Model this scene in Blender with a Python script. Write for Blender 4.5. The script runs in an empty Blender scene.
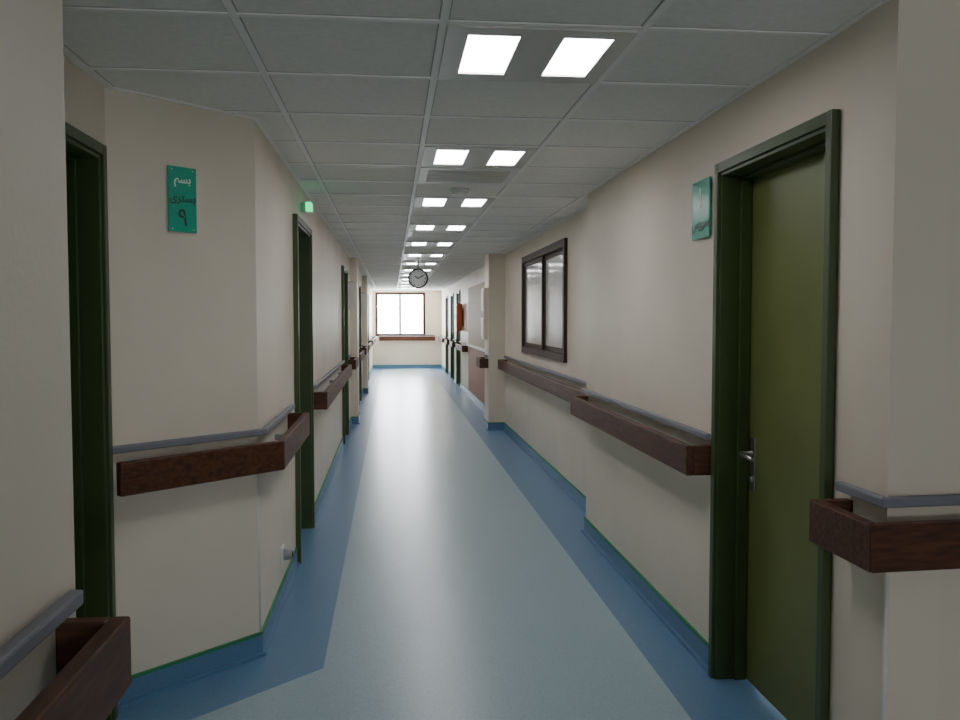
import bpy, bmesh, math
from mathutils import Vector, Matrix
scene=bpy.context.scene
H=2.37
# ------------------------------------------------------------------ materials
def new_mat(name):
    m=bpy.data.materials.new(name); m.use_nodes=True
    nt=m.node_tree; return m,nt,nt.nodes["Principled BSDF"]
def mat(name,col,rough=.5,metal=0,noise=0,nscale=8,bump=0,bscale=60,spec=.5,stretch=(1,1,1),emis=None,estr=0,detail=4,dist=.01,rvar=0,rscale=3):
    m,nt,b=new_mat(name)
    b.inputs["Base Color"].default_value=(*col,1)
    b.inputs["Roughness"].default_value=rough
    b.inputs["Metallic"].default_value=metal
    b.inputs["Specular IOR Level"].default_value=spec
    if emis:
        b.inputs["Emission Color"].default_value=(*emis,1); b.inputs["Emission Strength"].default_value=estr
    if noise or bump or rvar:
        tc=nt.nodes.new("ShaderNodeTexCoord"); mp=nt.nodes.new("ShaderNodeMapping")
        mp.inputs["Scale"].default_value=stretch
        nt.links.new(tc.outputs["Object"],mp.inputs["Vector"])
    if noise:
        n=nt.nodes.new("ShaderNodeTexNoise"); n.inputs["Scale"].default_value=nscale; n.inputs["Detail"].default_value=detail
        r=nt.nodes.new("ShaderNodeValToRGB")
        r.color_ramp.elements[0].position=.3; r.color_ramp.elements[1].position=.7
        r.color_ramp.elements[0].color=(*[c*(1-noise) for c in col],1)
        r.color_ramp.elements[1].color=(*[min(1,c*(1+noise)) for c in col],1)
        nt.links.new(mp.outputs[0],n.inputs["Vector"]); nt.links.new(n.outputs["Fac"],r.inputs[0]); nt.links.new(r.outputs[0],b.inputs["Base Color"])
    if rvar:
        n=nt.nodes.new("ShaderNodeTexNoise"); n.inputs["Scale"].default_value=rscale; n.inputs["Detail"].default_value=6
        mr=nt.nodes.new("ShaderNodeMapRange");mr.inputs[1].default_value=.35;mr.inputs[2].default_value=.65
        mr.inputs[3].default_value=rough-rvar;mr.inputs[4].default_value=rough+rvar
        nt.links.new(mp.outputs[0],n.inputs["Vector"]);nt.links.new(n.outputs["Fac"],mr.inputs[0]);nt.links.new(mr.outputs[0],b.inputs["Roughness"])
    if bump:
        n=nt.nodes.new("ShaderNodeTexNoise"); n.inputs["Scale"].default_value=bscale; n.inputs["Detail"].default_value=3
        bp=nt.nodes.new("ShaderNodeBump"); bp.inputs["Strength"].default_value=bump; bp.inputs["Distance"].default_value=dist
        nt.links.new(mp.outputs[0],n.inputs["Vector"]); nt.links.new(n.outputs["Fac"],bp.inputs["Height"]); nt.links.new(bp.outputs[0],b.inputs["Normal"])
    return m
M_wall=mat("cream_paint",(.77,.695,.58),.5,noise=.05,nscale=1.6,bump=.06,bscale=70,spec=.3,detail=8)
M_ceil=mat("ceiling_tile",(.85,.83,.79),.9,noise=.04,nscale=40,bump=.1,bscale=200,spec=.1)
M_tbar=mat("ceiling_tbar",(.90,.88,.86),.5)
M_gap=mat("ceiling_gap",(.45,.44,.42),.8)
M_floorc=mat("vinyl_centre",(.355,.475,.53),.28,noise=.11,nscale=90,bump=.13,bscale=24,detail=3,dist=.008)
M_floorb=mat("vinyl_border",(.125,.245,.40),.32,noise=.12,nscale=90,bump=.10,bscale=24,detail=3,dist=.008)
M_cove=mat("vinyl_cove",(.115,.235,.39),.38,noise=.08,nscale=90)
M_green=mat("green_weld",(.03,.26,.10),.5)
M_wood=mat("rail_wood",(.095,.037,.020),.48,noise=.45,nscale=9,stretch=(6,1,8),bump=.05,spec=.3)
M_wood2=mat("rail_wood_cross",(.095,.037,.020),.48,noise=.45,nscale=9,stretch=(1,6,8),bump=.05,spec=.3)
M_pipe=mat("grey_bumper",(.22,.23,.27),.5)
M_frame=mat("door_frame_green",(.050,.080,.023),.42,noise=.1,nscale=5)
M_leaf=mat("door_leaf_olive",(.15,.175,.05),.42,noise=.12,nscale=3,bump=.03)
M_steel=mat("steel",(.55,.55,.55),.28,metal=1)
M_teal=mat("sign_teal",(.010,.42,.28),.25)
M_ink=mat("sign_ink",(.005,.05,.05),.5)
M_inkw=mat("sign_white",(.8,.95,.9),.5)
M_white=mat("white_plastic",(.75,.75,.72),.4)
M_cab=mat("cabinet_cream",(.78,.70,.58),.5)
M_grey=mat("grey_metal",(.30,.32,.33),.45)
M_fixt=mat("fixture_body",(.64,.62,.58),.4)
M_lamp=mat("fixture_lamp",(1,1,1),.5,emis=(.98,.97,1),estr=19)
M_dark=mat("dark_gap",(.02,.02,.02),.7)
M_brown=mat("window_brown",(.062,.034,.024),.55,spec=.25)
M_pane=mat("frosted_pane",(.66,.67,.62),.10,noise=.12,nscale=2)
M_red=mat("cabinet_red",(.45,.09,.02),.4)
M_pink=mat("pink_panel",(.44,.25,.19),.6,spec=.2)
M_tan=mat("tan_panel",(.38,.29,.17),.6,spec=.2)
M_exit=mat("exit_green",(.02,.5,.2),.4,emis=(.03,1,.35),estr=1.6)
M_face=mat("clock_face",(.8,.82,.8),.4)
gl,nt,b=new_mat("window_glass")
nt.nodes.remove(b); out=[n for n in nt.nodes if n.type=='OUTPUT_MATERIAL'][0]
t=nt.nodes.new("ShaderNodeBsdfTransparent"); g=nt.nodes.new("ShaderNodeBsdfGlossy"); g.inputs["Roughness"].default_value=.05
mx=nt.nodes.new("ShaderNodeMixShader"); mx.inputs[0].default_value=.06
nt.links.new(t.outputs[0],mx.inputs[1]); nt.links.new(g.outputs[0],mx.inputs[2]); nt.links.new(mx.outputs[0],out.inputs[0])

# ------------------------------------------------------------------ mesh builder
class MB:
    def __init__(s): s.v=[];s.f=[];s.fm=[];s.m=[];s.sm=[]
    def mi(s,m):
        if m not in s.m: s.m.append(m)
        return s.m.index(m)
    def prism(s,poly,z0,z1,m):
        k=len(s.v);n=len(poly);i=s.mi(m)
        s.v+=[(p[0],p[1],z0) for p in poly]+[(p[0],p[1],z1) for p in poly]
        fs=[tuple(k+j for j in range(n)),tuple(k+n+j for j in range(n))]
        fs+=[(k+j,k+(j+1)%n,k+n+(j+1)%n,k+n+j) for j in range(n)]
        s.f+=fs; s.fm+=[i]*len(fs); s.sm+=[False]*len(fs)
    def box(s,a,b,m): s.prism([(a[0],a[1]),(b[0],a[1]),(b[0],b[1]),(a[0],b[1])],a[2],b[2],m)
    def cyl(s,p0,p1,r,m,seg=14,r1=None):
        if r1 is None: r1=r
        p0=Vector(p0);p1=Vector(p1);d=(p1-p0).normalized()
        u=d.orthogonal().normalized();w=d.cross(u);k=len(s.v);i=s.mi(m)
        for c,rr in ((p0,r),(p1,r1)):
            for j in range(seg):
                a=2*math.pi*j/seg; s.v.append(tuple(c+rr*(math.cos(a)*u+math.sin(a)*w)))
        s.f+=[tuple(k+j for j in range(seg)),tuple(k+seg+j for j in range(seg))]; s.fm+=[i]*2; s.sm+=[False]*2
        for j in range(seg):
            s.f.append((k+j,k+(j+1)%seg,k+seg+(j+1)%seg,k+seg+j)); s.fm.append(i); s.sm.append(True)
    def torus(s,c,ax,R,r,m,seg=32,ring=8):
        c=Vector(c);ax=Vector(ax).normalized();u=ax.orthogonal().normalized();w=ax.cross(u);k=len(s.v);i=s.mi(m)
        for a in range(seg):
            t=2*math.pi*a/seg;rad=math.cos(t)*u+math.sin(t)*w
            for b in range(ring):
                q=2*math.pi*b/ring
                s.v.append(tuple(c+rad*(R+r*math.cos(q))+ax*r*math.sin(q)))
        for a in range(seg):
            for b in range(ring):
                s.f.append((k+a*ring+b,k+((a+1)%seg)*ring+b,k+((a+1)%seg)*ring+(b+1)%ring,k+a*ring+(b+1)%ring));s.fm.append(i);s.sm.append(True)
    def obj(s,name,bevel=0,parent=None):
        me=bpy.data.meshes.new(name); me.from_pydata(s.v,[],s.f)
        for m in s.m: me.materials.append(m)
        for p,i,sm in zip(me.polygons,s.fm,s.sm): p.material_index=i;p.use_smooth=sm
        bm=bmesh.new();bm.from_mesh(me);bmesh.ops.recalc_face_normals(bm,faces=bm.faces);bm.to_mesh(me);bm.free()
        o=bpy.data.objects.new(name,me);scene.collection.objects.link(o)
        if bevel:
            md=o.modifiers.new("bevel","BEVEL");md.width=bevel;md.segments=2;md.limit_method='ANGLE'
        if parent:o.parent=parent
        return o
class Fr:  # wall frame: s along wall, n into the room
    def __init__(s,p0,p1,side):
        s.p=Vector(p0);d=Vector(p1)-s.p;s.L=d.length;s.d=d.normalized()
        s.n=Vector((s.d.y,-s.d.x))*side
    def pt(s,a,n): q=s.p+s.d*a+s.n*n; return (q.x,q.y)
    def p3(s,a,n,z): q=s.pt(a,n); return (q[0],q[1],z)
    def box(s,mb,s0,s1,n0,n1,z0,z1,m): mb.prism([s.pt(s0,n0),s.pt(s1,n0),s.pt(s1,n1),s.pt(s0,n1)],z0,z1,m)
def offs(pts,side,o):
    P=[Vector(p) for p in pts];N=[]
    for a,b in zip(P,P[1:]):
        d=(b-a).normalized();N.append(Vector((d.y,-d.x))*side)
    out=[]
    for i,p in enumerate(P):
        if i==0:out.append(p+N[0]*o)
        elif i==len(P)-1:out.append(p+N[-1]*o)
        else:
            a,b=N[i-1],N[i];out.append(p+(a+b)/(1+a.dot(b))*o)
    return out
def strip(mb,pts,side,n0,n1,z0,z1,m):
    A=offs(pts,side,n0);Bq=offs(pts,side,n1)
    for i in range(len(pts)-1): mb.prism([A[i],A[i+1],Bq[i+1],Bq[i]],z0,z1,m)
T=.16
def wall_seg(mb,p0,p1,side,openings=(),m=None,top=H+.05):
    m=m or M_wall
    f=Fr(p0,p1,side);cur=0
    for (a,b,z0,z1) in sorted(openings):
        f.box(mb,cur,a,-T,0,0,top,m)
        if z0>0:f.box(mb,a,b,-T,0,0,z0,m)
        f.box(mb,a,b,-T,0,z1,top,m)
        cur=b
    f.box(mb,cur,f.L,-T,0,0,top,m)
# ------------------------------------------------------------------ layout
XL=-.59;XR=1.35;XR2=1.51;YE=26.6;DH=2.12
XA=-1.065;YA=3.42;YN=1.98
D0,D1=2.40,3.33
CY0,CY1,CX=11.6,12.1,1.29
left_doors=[(5.35,6.30),(10.4,11.35),(15.2,16.1),(20.6,21.5)]
right_doors=[(19.2,20.1),(21.2,22.1),(23.3,24.2)]
# left wall
mb=MB()
wall_seg(mb,(XL,-4),(XL,1.67),1)
wall_seg(mb,(XL,1.67),(XA,YN),1)
wall_seg(mb,(XA,YN),(XA,YA),1,[(D0-YN,D1-YN,0,DH)])
wall_seg(mb,(XA,YA),(XL,3.90),1)
wall_seg(mb,(XL,3.90),(XL,YE),1,[(a-3.9,b-3.9,0,DH) for a,b in left_doors])
mb.prism([(XL-.02,12.5),(XL+.10,12.5),(XL+.10,13.1),(XL-.02,13.1)],0,H+.02,M_wall)
mb.prism([(XL-.02,17.6),(XL+.10,17.6),(XL+.10,18.2),(XL-.02,18.2)],0,H+.02,M_wall)
mb.obj("wall_left")
# right wall
mb=MB()
WY0,WY1,WZ0,WZ1=7.42,9.9,1.12,2.2
wall_seg(mb,(3.2,2.35),(XR,2.24),-1)
wall_seg(mb,(XR,2.24),(XR,5.95),-1,[(2.54-2.24,3.48-2.24,0,DH)])
wall_seg(mb,(XR2,5.9501),(XR2,YE),-1,[(WY0-5.95,WY1-5.95,WZ0,WZ1)]+[(a-5.95,b-5.95,0,DH) for a,b in right_doors])
mb.box((CX,CY0,0),(XR2+.02,CY1,H+.02),M_wall)
mb.obj("wall_right")
mb=MB();wall_seg(mb,(3.2,-4),(3.2,2.35),-1);mb.obj("wall_side")
# far wall with window
mb=MB()
FX0,FX1,FZ0,FZ1=-.50,1.02,.98,2.31
wall_seg(mb,(XL-.14,YE),(XR2+.14,YE),1,[(FX0-XL+.14,FX1-XL+.14,FZ0,FZ1)])
mb.obj("wall_far")
mb=MB()
BW0,BW1,BZ0,BZ1=1.5,2.35,1.10,1.95  # opening added behind the camera to let in cool fill light
wall_seg(mb,(XL-.14,-4),(3.34,-4),-1,[(BW0,BW1,BZ0,BZ1)])
mb.obj("wall_back")
# floor
mb=MB()
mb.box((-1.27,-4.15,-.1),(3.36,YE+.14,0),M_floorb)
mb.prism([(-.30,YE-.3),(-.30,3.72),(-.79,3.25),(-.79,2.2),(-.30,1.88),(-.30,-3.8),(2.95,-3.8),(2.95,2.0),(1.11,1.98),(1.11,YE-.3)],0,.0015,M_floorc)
mb.obj("floor")
# ceiling
mb=MB()
mb.box((-1.27,-4.15,H),(3.36,YE+.14,H+.1),M_ceil)
bx=[.155+.6*k for k in range(-2,6)]
for x in bx:
    mb.box((x-.012,-4,H-.006),(x+.012,YE,H),M_tbar)
    mb.box((x+.012,-4,H-.0015),(x+.016,YE,H),M_gap);mb.box((x-.016,-4,H-.0015),(x-.012,YE,H),M_gap)
k=-10;ys=[]
while 2.58+.6*k<YE:
    y=2.58+.6*k
    if y>-3.9: ys.append(y)
    k+=1
for y in ys:
    mb.box((-1.06,y-.012,H-.0055),(3.2,y+.012,H),M_tbar)
    mb.box((-1.06,y+.012,H-.0012),(3.2,y+.017,H),M_gap);mb.box((-1.06,y-.017,H-.0012),(3.2,y-.012,H),M_gap)
mb.obj("ceiling")
# perimeter angle trim
mb=MB()
strip(mb,[(XL,-4),(XL,1.67),(XA,YN),(XA,YA),(XL,3.90),(XL,YE)],1,0,.02,H-.007,H-.001,M_tbar)
mb.obj("trim_1")
mb=MB()
strip(mb,[(3.2,2.35),(XR,2.24),(XR,5.95)],-1,0,.02,H-.007,H-.001,M_tbar)
strip(mb,[(XR2,5.96),(XR2,YE)],-1,0,.02,H-.007,H-.001,M_tbar)
mb.obj("trim_2")
# baseboards
def base(mb,pts,side):
    strip(mb,pts,side,0,.010,0,.095,M_cove)
    strip(mb,pts,side,.010,.026,0,.016,M_cove)
    strip(mb,pts,side,0,.012,.095,.107,M_green)
mb=MB()
base(mb,[(XL,-4),(XL,1.67),(XA,YN),(XA,D0-.02)],1)
base(mb,[(XA,D1+.02),(XA,YA),(XL,3.90),(XL,5.33)],1)
c=6.32
for a,b in left_doors[1:]+[(YE+.02,0)]:
    pts=[(XL,c)]
    for q0,q1 in ((12.5,13.1),(17.6,18.2)):
        if c<q0<a: pts+=[(XL,q0),(XL+.10,q0),(XL+.10,q1),(XL,q1)]
    base(mb,pts+[(XL,a-.02)],1); c=b+.02
mb.obj("baseboard_left")
mb=MB()
base(mb,[(3.2,2.35),(XR,2.24),(XR,2.52)],-1)
base(mb,[(XR,3.50),(XR,5.95),(XR2,5.95),(XR2,CY0),(CX,CY0),(CX,CY1),(XR2,CY1),(XR2,right_doors[0][0]-.02)],-1)
for (a,b),(a2,b2) in zip(right_doors,right_doors[1:]+[(YE+.02,0)]): base(mb,[(XR2,b+.02),(XR2,a2-.02)],-1)
mb.obj("baseboard_right")
mb=MB();base(mb,[(XL,YE),(XR2,YE)],1);mb.obj("baseboard_far")
# corner guards
mb=MB()
for p,sx in (((XL,3.90),1),((XR,2.24),-1)):
    mb.cyl((p[0]-.003*sx,p[1],.11),(p[0]-.003*sx,p[1],.84),.006,M_white,10)
mb.obj("trim_3")
# ------------------------------------------------------------------ handrails
def rail(pts,side,m=M_wood,ret0=True,ret1=True,name="handrail",mc=M_wood2):
    mb=MB();z0,z1=.84,.967
    strip(mb,pts,side,.085,.12,z0,z1,m)
    for end,do in ((0,ret0),(1,ret1)):
        if do:
            f=Fr(pts[0],pts[1],side) if end==0 else Fr(pts[-2],pts[-1],side)
            a,b=(0,.035) if end==0 else (f.L-.035,f.L)
            f.box(mb,a,b,0,.086,z0,z1,mc)
    for p,q in zip(pts,pts[1:]):
        f=Fr(p,q,side)
        if f.L<.35: continue
        nb=max(1,int(f.L/1.1))
        for i in range(nb):
            s=f.L*(i+.5)/nb
            f.box(mb,s-.02,s+.02,0,.086,.89,.92,M_grey)
            f.box(mb,s-.015,s+.015,0,.022,.985,1.01,M_grey)
    strip(mb,pts,side,.014,.040,.990,1.018,M_pipe)
    return mb.obj(name,bevel=.005)
rail([(XL,-3.5),(XL,1.60)],1)
d=(Vector((XL,3.9))-Vector((XA,YA))).normalized()
st=Vector((XA,YA))-d*.030
rail([tuple(st),(XL,3.90),(XL,5.02)],1,ret0=False,mc=M_wood2)
rail([(XL,6.40),(XL,10.3)],1)
rail([(XL,11.45),(XL,12.35)],1)
rail([(XL,13.2),(XL,15.1)],1)
rail([(XL,16.2),(XL,17.5)],1)
rail([(XL,18.3),(XL,20.5)],1)
rail([(XL,21.6),(XL,26.4)],1)
rail([(3.1,2.344),(XR,2.24),(XR,2.45)],-1,m=M_wood2,mc=M_wood2)
rail([(XR,3.53),(XR,5.93)],-1)
rail([(XR2,6.05),(XR2,11.4)],-1)
rail([(CX,CY0),(CX,CY1)],-1)
rail([(XR2,17.3),(XR2,19.1)],-1)
rail([(XR2,20.2),(XR2,21.1)],-1)
rail([(XR2,22.2),(XR2,23.2)],-1)
rail([(XR2,24.3),(XR2,26.4)],-1)
rail([(XL+.2,YE),(XR2-.2,YE)],1,m=M_wood2,mc=M_wood)
# ------------------------------------------------------------------ doors
dn=[0]
def door(p0,p1,side,latch_far=True):
    dn[0]+=1
    f=Fr(p0,p1,side);L=f.L;fw=.042
    e=bpy.data.objects.new("door_%d"%dn[0],None);scene.collection.objects.link(e)
    mb=MB()
    for a,b in ((0,fw),(L-fw,L)):
        f.box(mb,a,b,-.158,.018,0,DH,M_frame)
    f.box(mb,fw,L-fw,-.158,.018,DH-fw,DH,M_frame)
    for a,b in ((-.010,.028),(L-.028,L+.010)):
        f.box(mb,a,b,.0005,.030,0,DH+.012,M_frame)
    f.box(mb,.028,L-.028,.0005,.030,DH-.028,DH+.012,M_frame)
    for a,b in ((fw,fw+.016),(L-fw-.016,L-fw)): f.box(mb,a,b,-.108,-.06,0,DH-fw,M_frame)
    f.box(mb,fw+.016,L-fw-.016,-.108,-.06,DH-fw-.016,DH-fw,M_frame)
    mb.obj("frame",bevel=.003,parent=e)
    mb=MB();f.box(mb,fw+.003,L-fw-.003,-.152,-.11,.006,DH-fw-.003,M_leaf);mb.obj("leaf",parent=e)
    mb=MB()
    s=L-fw-.06 if latch_far else fw+.06;sg=-1 if latch_far else 1
    f.box(mb,s-.02,s+.02,-.11,-.102,.80,1.02,M_steel)
    mb.cyl(f.p3(s,-.102,.955),f.p3(s,-.050,.955),.010,M_steel)
    mb.cyl(f.p3(s,-.053,.955),f.p3(s+sg*.115,-.053,.948),.009,M_steel)
    mb.cyl(f.p3(s,-.102,.85),f.p3(s,-.092,.85),.013,M_steel)
    mb.obj("handle",bevel=.002,parent=e)
    mb=MB();h=fw+.024 if latch_far else L-fw-.024
    for z in (.25,1.05,1.75): mb.cyl(f.p3(h,-.102,z),f.p3(h,-.102,z+.1),.008,M_frame)
    mb.obj("hinges",parent=e)
door((XR,2.54),(XR,3.48),-1,True)
door((XA,D0),(XA,D1),1,False)
for a,b in left_doors: door((XL,a),(XL,b),1,False)
for a,b in right_doors: door((XR2,a),(XR2,b),-1,True)
# ------------------------------------------------------------------ windows
def window(name,f,z0,z1,L,nm,pane,depth0,depth1,fw=.07):
    e=bpy.data.objects.new(name,None);scene.collection.objects.link(e)
    mb=MB()
    f.box(mb,0,fw,depth0,depth1,z0,z1,M_brown);f.box(mb,L-fw,L,depth0,depth1,z0,z1,M_brown)
    f.box(mb,fw,L-fw,depth0,depth1,z0,z0+fw,M_brown);f.box(mb,fw,L-fw,depth0,depth1,z1-fw,z1,M_brown)
    w=(L-2*fw)/nm;mid=(depth0+depth1)/2
    for i in range(nm):
        a=fw+i*w;b=a+w;o=.012 if i%2 else -.012
        a2=a-(.02 if i else 0)
        for q in ((a2,a2+.045),(b-.045,b)): f.box(mb,q[0],q[1],mid+o-.012,mid+o+.012,z0+fw,z1-fw,M_brown)
        for q in ((z0+fw,z0+fw+.045),(z1-fw-.045,z1-fw)): f.box(mb,a2+.045,b-.045,mid+o-.012,mid+o+.012,q[0],q[1],M_brown)
    mb.obj("frame",bevel=.003,parent=e)
    mb=MB()
    for i in range(nm):
        a=fw+i*w;b=a+w;o=.012 if i%2 else -.012
        f.box(mb,a+.03,b-.045,mid+o-.003,mid+o+.003,z0+fw+.045,z1-fw-.045,pane)
    mb.obj("panes",parent=e)
    return e
window("window_1",Fr((FX0,YE),(FX1,YE),1),FZ0,FZ1,FX1-FX0,2,gl,-.10,-.02,fw=.035)
window("window_2",Fr((XR2,WY0),(XR2,WY1),-1),WZ0,WZ1,WY1-WY0,2,M_pane,-.06,.03,fw=.07)
window("added_fill_window",Fr((XL-.14+BW0,-4),(XL-.14+BW1,-4),-1),BZ0,BZ1,BW1-BW0,2,gl,-.10,-.02,fw=.05)  # unseen back window, added only for soft ambient light on near walls
# ------------------------------------------------------------------ ceiling fixtures
y=2.58
while y<YE-.7:
    mb=MB();x0=.155;zb=H-.012
    xs=[x0+.013,x0+.08,x0+.240,x0+.375,x0+.530,x0+.587]
    for a,b in ((0,1),(2,3),(4,5)): mb.box((xs[a],y+.013,zb),(xs[b],y+.587,H-.0005),M_fixt)
    for a,b in ((1,2),(3,4)):
        mb.box((xs[a],y+.013,zb),(xs[b],y+.085,H-.0005),M_fixt)
        mb.box((xs[a],y+.50,zb),(xs[b],y+.587,H-.0005),M_fixt)
        mb.box((xs[a],y+.085,H-.006),(xs[b],y+.50,H-.0005),M_lamp)
    mb.obj("ceiling_light")
    y+=1.8
for y in (4.98,8.58,12.18,15.78,19.38):
    mb=MB();x0=.155
    mb.box((x0+.013,y+.013,H-.004),(x0+.587,y+.587,H-.0005),M_dark)
    for a in ((x0+.013,y+.013,x0+.587,y+.08),(x0+.013,y+.52,x0+.587,y+.587),(x0+.013,y+.08,x0+.06,y+.52),(x0+.54,y+.08,x0+.587,y+.52)):
        mb.box((a[0],a[1],H-.014),(a[2],a[3],H-.004),M_white)
    for i in range(7):
        yy=y+.10+i*.06; mb.box((x0+.06,yy,H-.014),(x0+.54,yy+.024,H-.006),M_fixt)
    mb.obj("ceiling_air_vent")
mb=MB()
mb.cyl((.455,5.86,H-.02),(.455,5.86,H),.062,M_white,24);mb.cyl((.455,5.86,H-.05),(.455,5.86,H-.02),.035,M_white,24,.055)
mb.obj("smoke_detector")
# ------------------------------------------------------------------ signs
def text(body,size,loc,f,m,parent,name):
    cu=bpy.data.curves.new(name,'FONT');cu.body=body;cu.size=size;cu.align_x='CENTER';cu.align_y='CENTER';cu.extrude=.0006;cu.offset=.0010
    cu.materials.append(m);o=bpy.data.objects.new(name,cu);scene.collection.objects.link(o);o.parent=parent
    n=Vector((f.n.x,f.n.y,0));zc=Vector((0,0,1));xr=zc.cross(n)
    R=Matrix((xr,zc,n)).transposed().to_4x4();o.matrix_world=Matrix.Translation(loc)@R
def sign(f,s0,s1,z0,z1,lines):
    mb=MB();f.box(mb,s0,s1,.008,.014,z0,z1,M_teal)
    for a in (s0+.015,s1-.015):
        for z in (z0+.012,z1-.012):
            mb.cyl(f.p3(a,0,z),f.p3(a,.0155,z),.003,M_steel)
    o=mb.obj("room_sign")
    for i,(t,size,z,m) in enumerate(lines): text(t,size,f.p3((s0+s1)/2,.0145,z),f,m,o,"text_%d"%(i+1))
fa=Fr((XA,YA),(XL,3.90),1)
sign(fa,.250,.375,1.85,2.11,[("\u06F9",.095,1.905,M_ink),("\uFBFC\uFEAE\uFE98\uFEB4\uFE91",.045,1.985,M_ink),("\uFEE2\uFEB4\uFE91",.045,2.06,M_inkw)])
sign(Fr((XR,2.24),(XR,5.95),-1),1.345,1.555,1.85,2.10,[("\u06F1",.12,2.02,M_inkw),("\uFEB2\uFBFE\uFEED\uFEAE\uFEB3",.065,1.915,M_ink)])
for yy in (11.7,16.5):
    mb=MB()
    mb.box((XL,yy,1.98),(XL+.09,yy+.015,2.0),M_steel)
    mb.box((XL+.02,yy,1.62),(XL+.09,yy+.012,1.98),M_white)
    mb.obj("projecting_sign")
mb=MB()
mb.box((XL,5.80,2.20),(XL+.035,5.84,2.26),M_grey)
mb.box((XL+.035,5.775,2.205),(XL+.075,5.86,2.26),M_exit)
mb.obj("exit_light",bevel=.003)
mb=MB()
f=Fr((XL,4.0),(XL,6.0),1)
f.box(mb,.62,.72,0,.012,.20,.29,M_white)
mb.cyl(f.p3(.67,.012,.245),f.p3(.67,.055,.245),.032,M_grey,20,.026)
mb.cyl(f.p3(.67,.055,.245),f.p3(.67,.06,.245),.018,M_dark,20)
mb.obj("wall_socket",bevel=.002)
mb=MB()
f=Fr((XL,6.0),(XL,12.0),1);f.box(mb,.42,.50,0,.01,1.30,1.42,M_white);f.box(mb,.44,.48,.01,.014,1.33,1.39,M_grey);mb.obj("light_switch")
# clock
mb=MB();c=Vector((.39,13.0,2.10))
mb.cyl(c+Vector((0,-.035,0)),c+Vector((0,.035,0)),.135,M_grey,40)
mb.torus(c+Vector((0,-.035,0)),(0,1,0),.137,.012,M_dark)
mb.cyl(c+Vector((0,-.040,0)),c+Vector((0,-.035,0)),.127,M_face,40)
for i in range(12):
    a=i*math.pi/6;d=Vector((math.sin(a),0,math.cos(a)));mb.cyl(c+Vector((0,-.042,0))+d*.098,c+Vector((0,-.042,0))+d*.118,.005,M_dark,6)
for a,l in ((math.radians(305),.06),(math.radians(60),.09)):
    d=Vector((math.sin(a),0,math.cos(a)));mb.cyl(c+Vector((0,-.044,0)),c+Vector((0,-.044,0))+d*l,.007,M_dark,6)
mb.cyl(c+Vector((0,0,.13)),(c.x,c.y,H),.01,M_steel);mb.cyl((c.x,c.y,H-.015),(c.x,c.y,H),.04,M_steel,20)
mb.obj("hanging_clock")
# fire hose cabinet
mb=MB();XC=XR2-.03
mb.box((XC-.12,18.3,1.25),(XC,18.9,1.82),M_red)
mb.box((XC-.13,18.33,1.28),(XC-.12,18.87,1.79),M_red)
mb.box((XC,18.4,1.35),(XR2-.001,18.8,1.7),M_dark)
mb.cyl((XC-.15,18.40,1.5),(XC-.15,18.40,1.6),.01,M_steel)
mb.cyl((XC-.15,18.40,1.55),(XC-.125,18.40,1.55),.006,M_steel)
mb.obj("fire_hose_cabinet",bevel=.006)
# reception panels
mb=MB()
mb.box((XR2-.02,CY1+.05,.11),(XR2,17.0,.98),M_pink)
mb.box((XR2-.06,CY1+.05,.98),(XR2,17.0,1.02),M_white)
mb.box((XR2-.02,CY1+.05,1.02),(XR2,17.0,2.1),M_tan)
mb.obj("wall_panelling")
mb=MB()
mb.box((CX-.055,CY0+.08,1.22),(CX,CY1-.08,1.92),M_cab)
mb.box((CX-.062,CY0+.11,1.25),(CX-.055,CY1-.11,1.89),M_cab)
mb.cyl((CX-.075,CY0+.15,1.52),(CX-.075,CY0+.15,1.62),.008,M_steel)
mb.box((CX-.075,CY0+.145,1.56),(CX-.062,CY0+.155,1.58),M_steel)
mb.obj("wall_cabinet",bevel=.004)
# ------------------------------------------------------------------ light
w=bpy.data.worlds.new("World");scene.world=w;w.use_nodes=True
bg=w.node_tree.nodes["Background"];bg.inputs[0].default_value=(.90,.95,1,1);bg.inputs[1].default_value=42
def portal(loc,rot,sx,sy):
    l=bpy.data.lights.new("portal",'AREA');l.shape='RECTANGLE';l.size=sx;l.size_y=sy;l.cycles.is_portal=True
    o=bpy.data.objects.new("window_portal",l);o.location=loc;o.rotation_euler=rot;scene.collection.objects.link(o)
portal((.26,YE+.15,1.64),(math.radians(-90),0,0),1.5,1.3)
portal((XL-.14+(BW0+BW1)/2,-4.15,(BZ0+BZ1)/2),(math.radians(90),0,0),BW1-BW0,BZ1-BZ0)  # sampling portal for the added fill window at the back
# ------------------------------------------------------------------ camera
cam=bpy.data.cameras.new("camera");cam.lens=870/960*36;cam.sensor_width=36;cam.clip_start=.02
co=bpy.data.objects.new("camera",cam);co.location=(0,0,1.5)
co.rotation_euler=(math.radians(90-2.70),0,math.radians(-5.78));scene.collection.objects.link(co)
scene.camera=co
